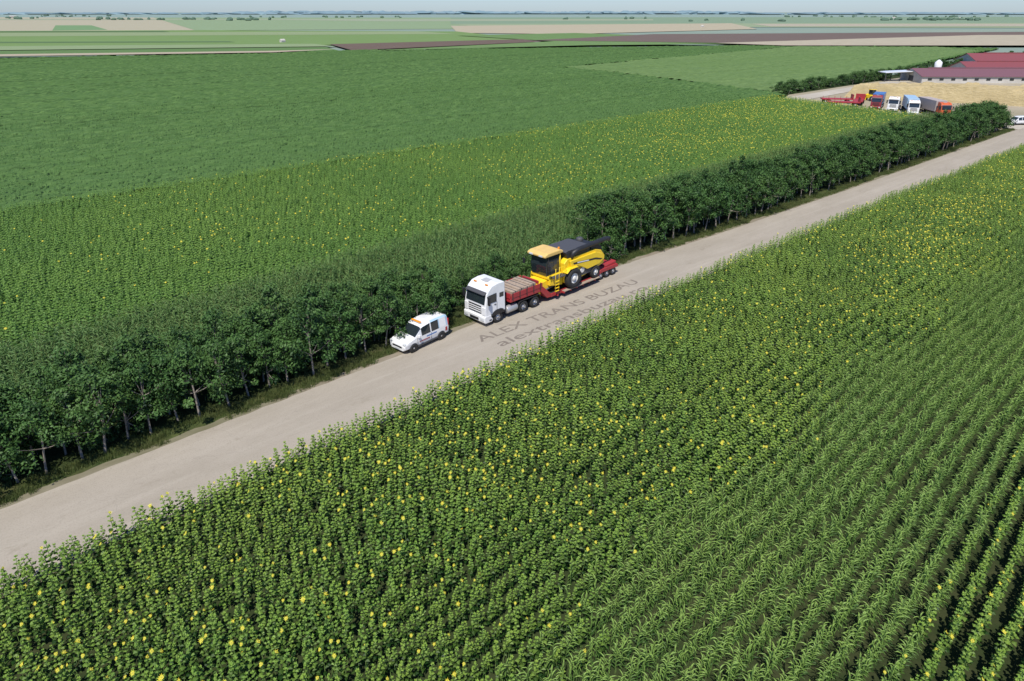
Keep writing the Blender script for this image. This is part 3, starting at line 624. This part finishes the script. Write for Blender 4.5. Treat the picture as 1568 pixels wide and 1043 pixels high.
def van(nm,x,y,rz,decals=True):
    e=empty(nm,x,y,.012,rz)
    st=[(2.2,.66,.86),(2.12,.84,.95),(1.9,.95,.99),(1.28,1.10,1),(1.2,1.15,1),(.55,1.68,1),(.42,1.75,1),(-.32,1.84,1),(-.42,1.845,1),(-1.15,1.85,1),(-1.25,1.85,1),(-1.9,1.84,1),(-2.1,1.78,.98),(-2.18,1.60,.95)]
    def ff(i,k):
        if i==4 and k in(5,6): return 1
        if i in(5,6) and k==4: return 1
        if i in(9,11) and k==4: return 2 if decals else 0
        if i in(8,) and k==4: return 1
        if i>=8 and i<12 and k==5: return 2 if decals else 0
        return 0
    loft_car(e,'body',st,[M['white'],M['glass'],M['pale']],ff)
    for s in(-1,1):
        for nm2,xx in(('front',1.38),('rear',-1.38)):
            lathe(e,'arch_%s_%d'%(nm2,s),(xx,s*.9,.34),[(.38,-.1),(.38,.012),(.001,.012)] if s>0 else [(.001,-.012),(.38,-.012),(.38,.1)],M['black'],seg=24)
            wheel(e,'%s_wheel_%d'%(nm2,s),xx,s*.83,.32,.2,side=s)
        box(e,'headlight_%d'%s,1.95,2.17,s*.55,s*.84,.68,.86,M['lamp'],.04)
        box(e,'tail_light_%d'%s,-2.2,-2.1,s*.74,s*.87,.95,1.5,M['redlamp'],.02)
        box(e,'mirror_%d'%s,.85,1.0,s*.92,s*1.12,1.05,1.25,M['white'],.03)
        box(e,'sill_%d'%s,-1.0,1.0,s*.86,s*.915,.28,.42,M['dgrey'],.01)
        if decals:
            box(e,'decal_red_%d'%s,-.2,.8,s*.895,s*.908,.62,.68,M['red'],0)
            box(e,'decal_blue_%d'%s,-.9,.1,s*.893,s*.906,.80,.88,M['blue'],0)
            box(e,'decal_rear_%d'%s,-2.0,-1.8,s*.87,s*.9,.6,.9,M['red'],0)
        box(e,'door_gap_%d'%s,-.38,-.36,s*.885,s*.904,.45,1.0,M['dgrey'],0)
        box(e,'door_gap_front_%d'%s,.98,1.0,s*.885,s*.904,.45,1.0,M['dgrey'],0)
    box(e,'grille',2.1,2.215,-.5,.5,.48,.62,M['black'],.02); box(e,'plate',2.2,2.225,-.25,.25,.36,.45,M['lamp'],0)
    box(e,'rear_window',-2.19,-2.13,-.62,.62,1.1,1.55,M['glass'],.02)
    if decals:
        box(e,'beacon_base',.2,.34,-.5,.5,1.78,1.84,M['lgrey'],.02); box(e,'light_bar',.19,.35,-.48,.48,1.84,1.93,M['orange'],.03)
    return e
van('escort_van',-6.9,46.0,math.radians(229.4))
def yard_truck(pix,rz,pm,boxm,trail=True,L_=10.5):
    X,Y,_=G(*pix); e=empty('semi_truck',X,Y,.03,rz); tractor(e,pm)
    if trail:
        box(e,'trailer_box',-1.7,-1.7-L_,-1.25,1.25,1.25,3.7,boxm,.04)
        box(e,'trailer_frame',-2.5,-1.7-L_,-.5,.5,.95,1.2,M['steel'],.01)
        for k in range(3):
            for s in(-1,1): wheel(e,'trailer_wheel_%d_%d'%(k,s),.8-L_+k*-1.2,s*1.0,.5,.4,side=s)
M['orng']=paint('paint_orange',(.60,.12,.04),.4); M['tarp']=paint('tarp_grey',(.42,.36,.33),.7); M['maroon']=paint('paint_maroon',(.25,.03,.04),.5)
yard_truck((1366,171),math.radians(236),M['white'],M['dgrey'],False)
yard_truck((1396,177),math.radians(248),M['white'],M['sky'],L_=9)
yard_truck((1443,181),math.radians(266),M['orng'],M['tarp'],L_=9)
yard_truck((1340,168),math.radians(238),M['maroon'],M['blue'],True,6)
for (u,v,a) in ((1290,163,-14),(1280,158,-10),(1314,160,60)):
    X,Y,_=G(u,v); pl=empty('flatbed_trailer',X,Y,.03,math.radians(a))
    box(pl,'deck',-4,4,-1.2,1.2,1.0,1.25,M['red'],.02); box(pl,'headboard',3.8,4.0,-1.2,1.2,1.25,2.4,M['red'],.02); 
    for k in range(6): box(pl,'stake_%d'%k,-3.9+k*1.5,-3.8+k*1.5,-1.25,-1.2,1.1,2.0,M['red'],.01)
    for k in(-3,-1.9,2.8):
        for s in(-1,1): wheel(pl,'wheel_%d_%d'%(int(k*10),s),k,s*1.0,.48,.35,side=s)
X,Y,_=G(1333,154); lo=empty('telehandler',X,Y,.03,math.radians(200))
box(lo,'body',-2.0,1.2,-.9,.9,.7,1.6,M['yellow'],.1); box(lo,'cab',-.6,.7,-.5,.8,1.6,2.9,M['glass'],.08); box(lo,'cab_roof',-.7,.8,-.6,.9,2.9,3.05,M['yellow'],.05)
tube(lo,'boom',[(-1.8,-.6,2.0),(2.6,-.6,1.4),(3.0,-.6,.8)],.2,M['yellow'],8); box(lo,'bucket',2.9,3.7,-1.2,1.1,.3,1.0,M['yellow'],.08)
for k in(-1.4,.9):
    for s in(-1,1): wheel(lo,'wheel_%d_%d'%(int(k*10),s),k,s*1.0,.65,.45,side=s)
X,Y,_=G(1556,191); van('parked_van',X,Y,math.radians(190),False)
straw=fieldmat('straw',(.40,.315,.16),(.53,.43,.245),1.0,(1,1,3),.12,(.34,.27,.14),bump=.6)
p0=Vector((97,206)); p1=Vector((158,170)); dv=(p1-p0).normalized(); dn=Vector((-dv.y,dv.x)); dn=dn if dn.y>0 else -dn
Ls=(p1-p0).length; NU=110; NV=30; V=[];Fc=[]
for i in range(NU+1):
    a=i/NU
    for j in range(NV+1):
        b=j/NV; q=min(1,b/.10,(1-b)/.12,a/.03+.0,(1-a)/.03); h=(2.6+1.3*min(1,a*3))*min(1,q)
        h+= .5*round(1.5*mnoise.noise((a*16,b*4,0))) *(q>.9) + .3*mnoise.noise((a*60,b*14,3))*(q>.2)
        pt=p0+dv*Ls*a+dn*(17*b+.7*mnoise.noise((a*9,b*4,7))); V.append((pt.x,pt.y,max(0.0,h)))
for i in range(NU):
    for j in range(NV): k=i*(NV+1)+j; Fc.append((k,k+NV+1,k+NV+2,k+1))
mesh_obj('straw_stack',V,Fc,straw)
roofm=paint('roof_maroon',(.24,.06,.065),.6,dirt=.3); wallm=fieldmat('barn_wall',(.50,.47,.42),(.60,.57,.51),.6,(1,1,1),.1)
def barn(nm,x0,x1,y0,y1,he,hr,rz,rm_=roofm):
    e=empty(nm,(x0+x1)/2,(y0+y1)/2,0,rz); lx=(x1-x0)/2; ly=(y1-y0)/2
    v=[(-lx,-ly,0),(lx,-ly,0),(lx,ly,0),(-lx,ly,0),(-lx,-ly,he),(lx,-ly,he),(lx,ly,he),(-lx,ly,he),(-lx,0,hr),(lx,0,hr)]
    mesh_obj('walls',v,[(0,1,5,4),(2,3,7,6),(1,2,6,9,5),(3,0,4,8,7)],wallm,e)
    o_=.5; t_=.12; sl=(hr-he)/ly
    for s in(-1,1):
        a=[(-lx-o_,0,hr+.02),(lx+o_,0,hr+.02),(lx+o_,s*(ly+o_),he-sl*o_+.02),(-lx-o_,s*(ly+o_),he-sl*o_+.02)]
        mesh_obj('roof_side_%d'%s,a+[(p[0],p[1],p[2]+t_) for p in a],[(0,1,2,3),(7,6,5,4),(0,4,5,1),(1,5,6,2),(2,6,7,3),(3,7,4,0)],rm_,e)
    k=0; x=-lx+2
    while x<lx-2:
        box(e,'window_%d'%k,x,x+1.4,-ly-.04,-ly+.02,he*.4,he*.75,M['glass'],0); x+=4; k+=1
    box(e,'door',-lx-.05,-lx+.02,-1.6,1.6,0.02,he*.9,M['dgrey'],.01)
    box(e,'ridge_vent',-lx*.9,lx*.9,-.3,.3,hr+.08,hr+.4,rm_,.02)
roofp=paint('roof_dusty_maroon',(.19,.085,.10),.6,dirt=.25)
barn('cattle_barn',143,250,246,261,2.3,4.4,-.03,roofp)
barn('cattle_barn',176,300,272,287,2.5,5.0,-.03)
barn('cattle_barn',203,340,310,328,2.8,6.0,-.03)
sh_=empty('open_shed',*G(1370,124)[:2],0,.1); prism(sh_,'roof',[(-6,3),(-6,3.2),(6,3.6),(6,3.4)],-3,3,M['white'],.02)
for x in(-5.6,0,5.6):
    for y in(-2.7,2.7): box(sh_,'post_%d_%d'%(x,y),x-.1,x+.1,y-.1,y+.1,0,3.0+.2*(x+6)/6*.5,M['dgrey'],0)
X,Y,_=G(1433,116); si=empty('feed_silo',X,Y,0); lathe(si,'tank',(0,0,0),[(.3,1.2),(1.3,2.2),(1.3,5.0),(.3,5.9),(.001,5.95)],M['white'],axis='z',seg=20)
for a in range(4): box(si,'leg_%d'%a,math.cos(a*1.57+.78)*1.1-.08,math.cos(a*1.57+.78)*1.1+.08,math.sin(a*1.57+.78)*1.1-.08,math.sin(a*1.57+.78)*1.1+.08,0,2.4,M['rim'],0)
for i,(u,v,w) in enumerate(((20,27,26),(1368,29,18),(1470,29,14),(1075,42,5),(433,66,4))):
    X,Y,_=G(u,v); hs=empty('farmhouse',X,Y,0,random.random()); s=w/10
    mesh_obj('walls',[(x*s*5,y*s*3,z) for z in(0,3*s**.5) for x,y in((-1,-1),(1,-1),(1,1),(-1,1))],[(0,1,5,4),(1,2,6,5),(2,3,7,6),(3,0,4,7)],wallm,hs)
    z=3*s**.5; mesh_obj('roof',[(-5.3*s,-3.3*s,z),(5.3*s,-3.3*s,z),(5.3*s,3.3*s,z),(-5.3*s,3.3*s,z),(-5*s,0,z*1.7),(5*s,0,z*1.7)],[(0,1,5,4),(2,3,4,5),(0,4,3),(1,2,5)],wallm,hs)
# caption lettering laid flat along the road surface
lm=fieldmat('lettering_brown',(.18,.15,.125),(.225,.195,.16),3,(1,1,1),1,(.25,.22,.18))
def lettering(txt,t,o,size,length):
    cu=bpy.data.curves.new('road_lettering','FONT'); cu.body=txt; cu.size=size; cu.offset=.012; cu.materials.append(lm)
    ob=bpy.data.objects.new('road_lettering',cu); scene.collection.objects.link(ob)
    x,y=W(t,o); ob.location=(x,y,.0165); ob.rotation_euler=(0,0,RA-.008); bpy.context.view_layer.update()
    ob.scale=(length/max(ob.dimensions.x,.1),1,1)
lettering('ALEX TRANS BUZAU',2.0,-4.75,1.4,18.6)
lettering('alextransbuzau.ro',2.6,-3.2,1.4,17.4)
# ------------------------------------------------------------------ light
S=Vector((-.22*math.cos(math.radians(57)),-.975*math.cos(math.radians(57)),math.sin(math.radians(57))))
w=bpy.data.worlds.new('World'); scene.world=w; w.use_nodes=True; nt=w.node_tree
sk=nt.nodes.new('ShaderNodeTexSky'); sk.sky_type='NISHITA'; sk.sun_disc=False; sk.sun_elevation=math.radians(57); sk.sun_rotation=math.atan2(S.x,S.y); sk.dust_density=.3; sk.air_density=1.0; sk.ozone_density=2.5
tn=nt.nodes.new('ShaderNodeMix'); tn.data_type='RGBA'; tn.blend_type='MULTIPLY'; tn.inputs[0].default_value=1; tn.inputs[7].default_value=(.56,.70,1.0,1); nt.links.new(sk.outputs[0],tn.inputs[6])
bg=nt.nodes['Background']; bg.inputs[1].default_value=.13; nt.links.new(tn.outputs[2],bg.inputs[0])
sl=bpy.data.lights.new('sun','SUN'); sl.energy=5.0; sl.angle=math.radians(.5); sl.color=(1,.95,.86); so=bpy.data.objects.new('sun',sl); scene.collection.objects.link(so); so.rotation_euler=S.to_track_quat('Z','Y').to_euler(); so.location=(0,0,60)
cam=bpy.data.cameras.new('camera'); co=bpy.data.objects.new('camera',cam); scene.collection.objects.link(co); scene.camera=co
co.location=(0,0,CH); co.rotation_euler=(math.pi/2-TH,0,0); cam.sensor_width=36; cam.lens=36*F/1568; cam.shift_y=-80.5/1568; cam.clip_start=.5; cam.clip_end=120000
print('COUNTS',cnt)
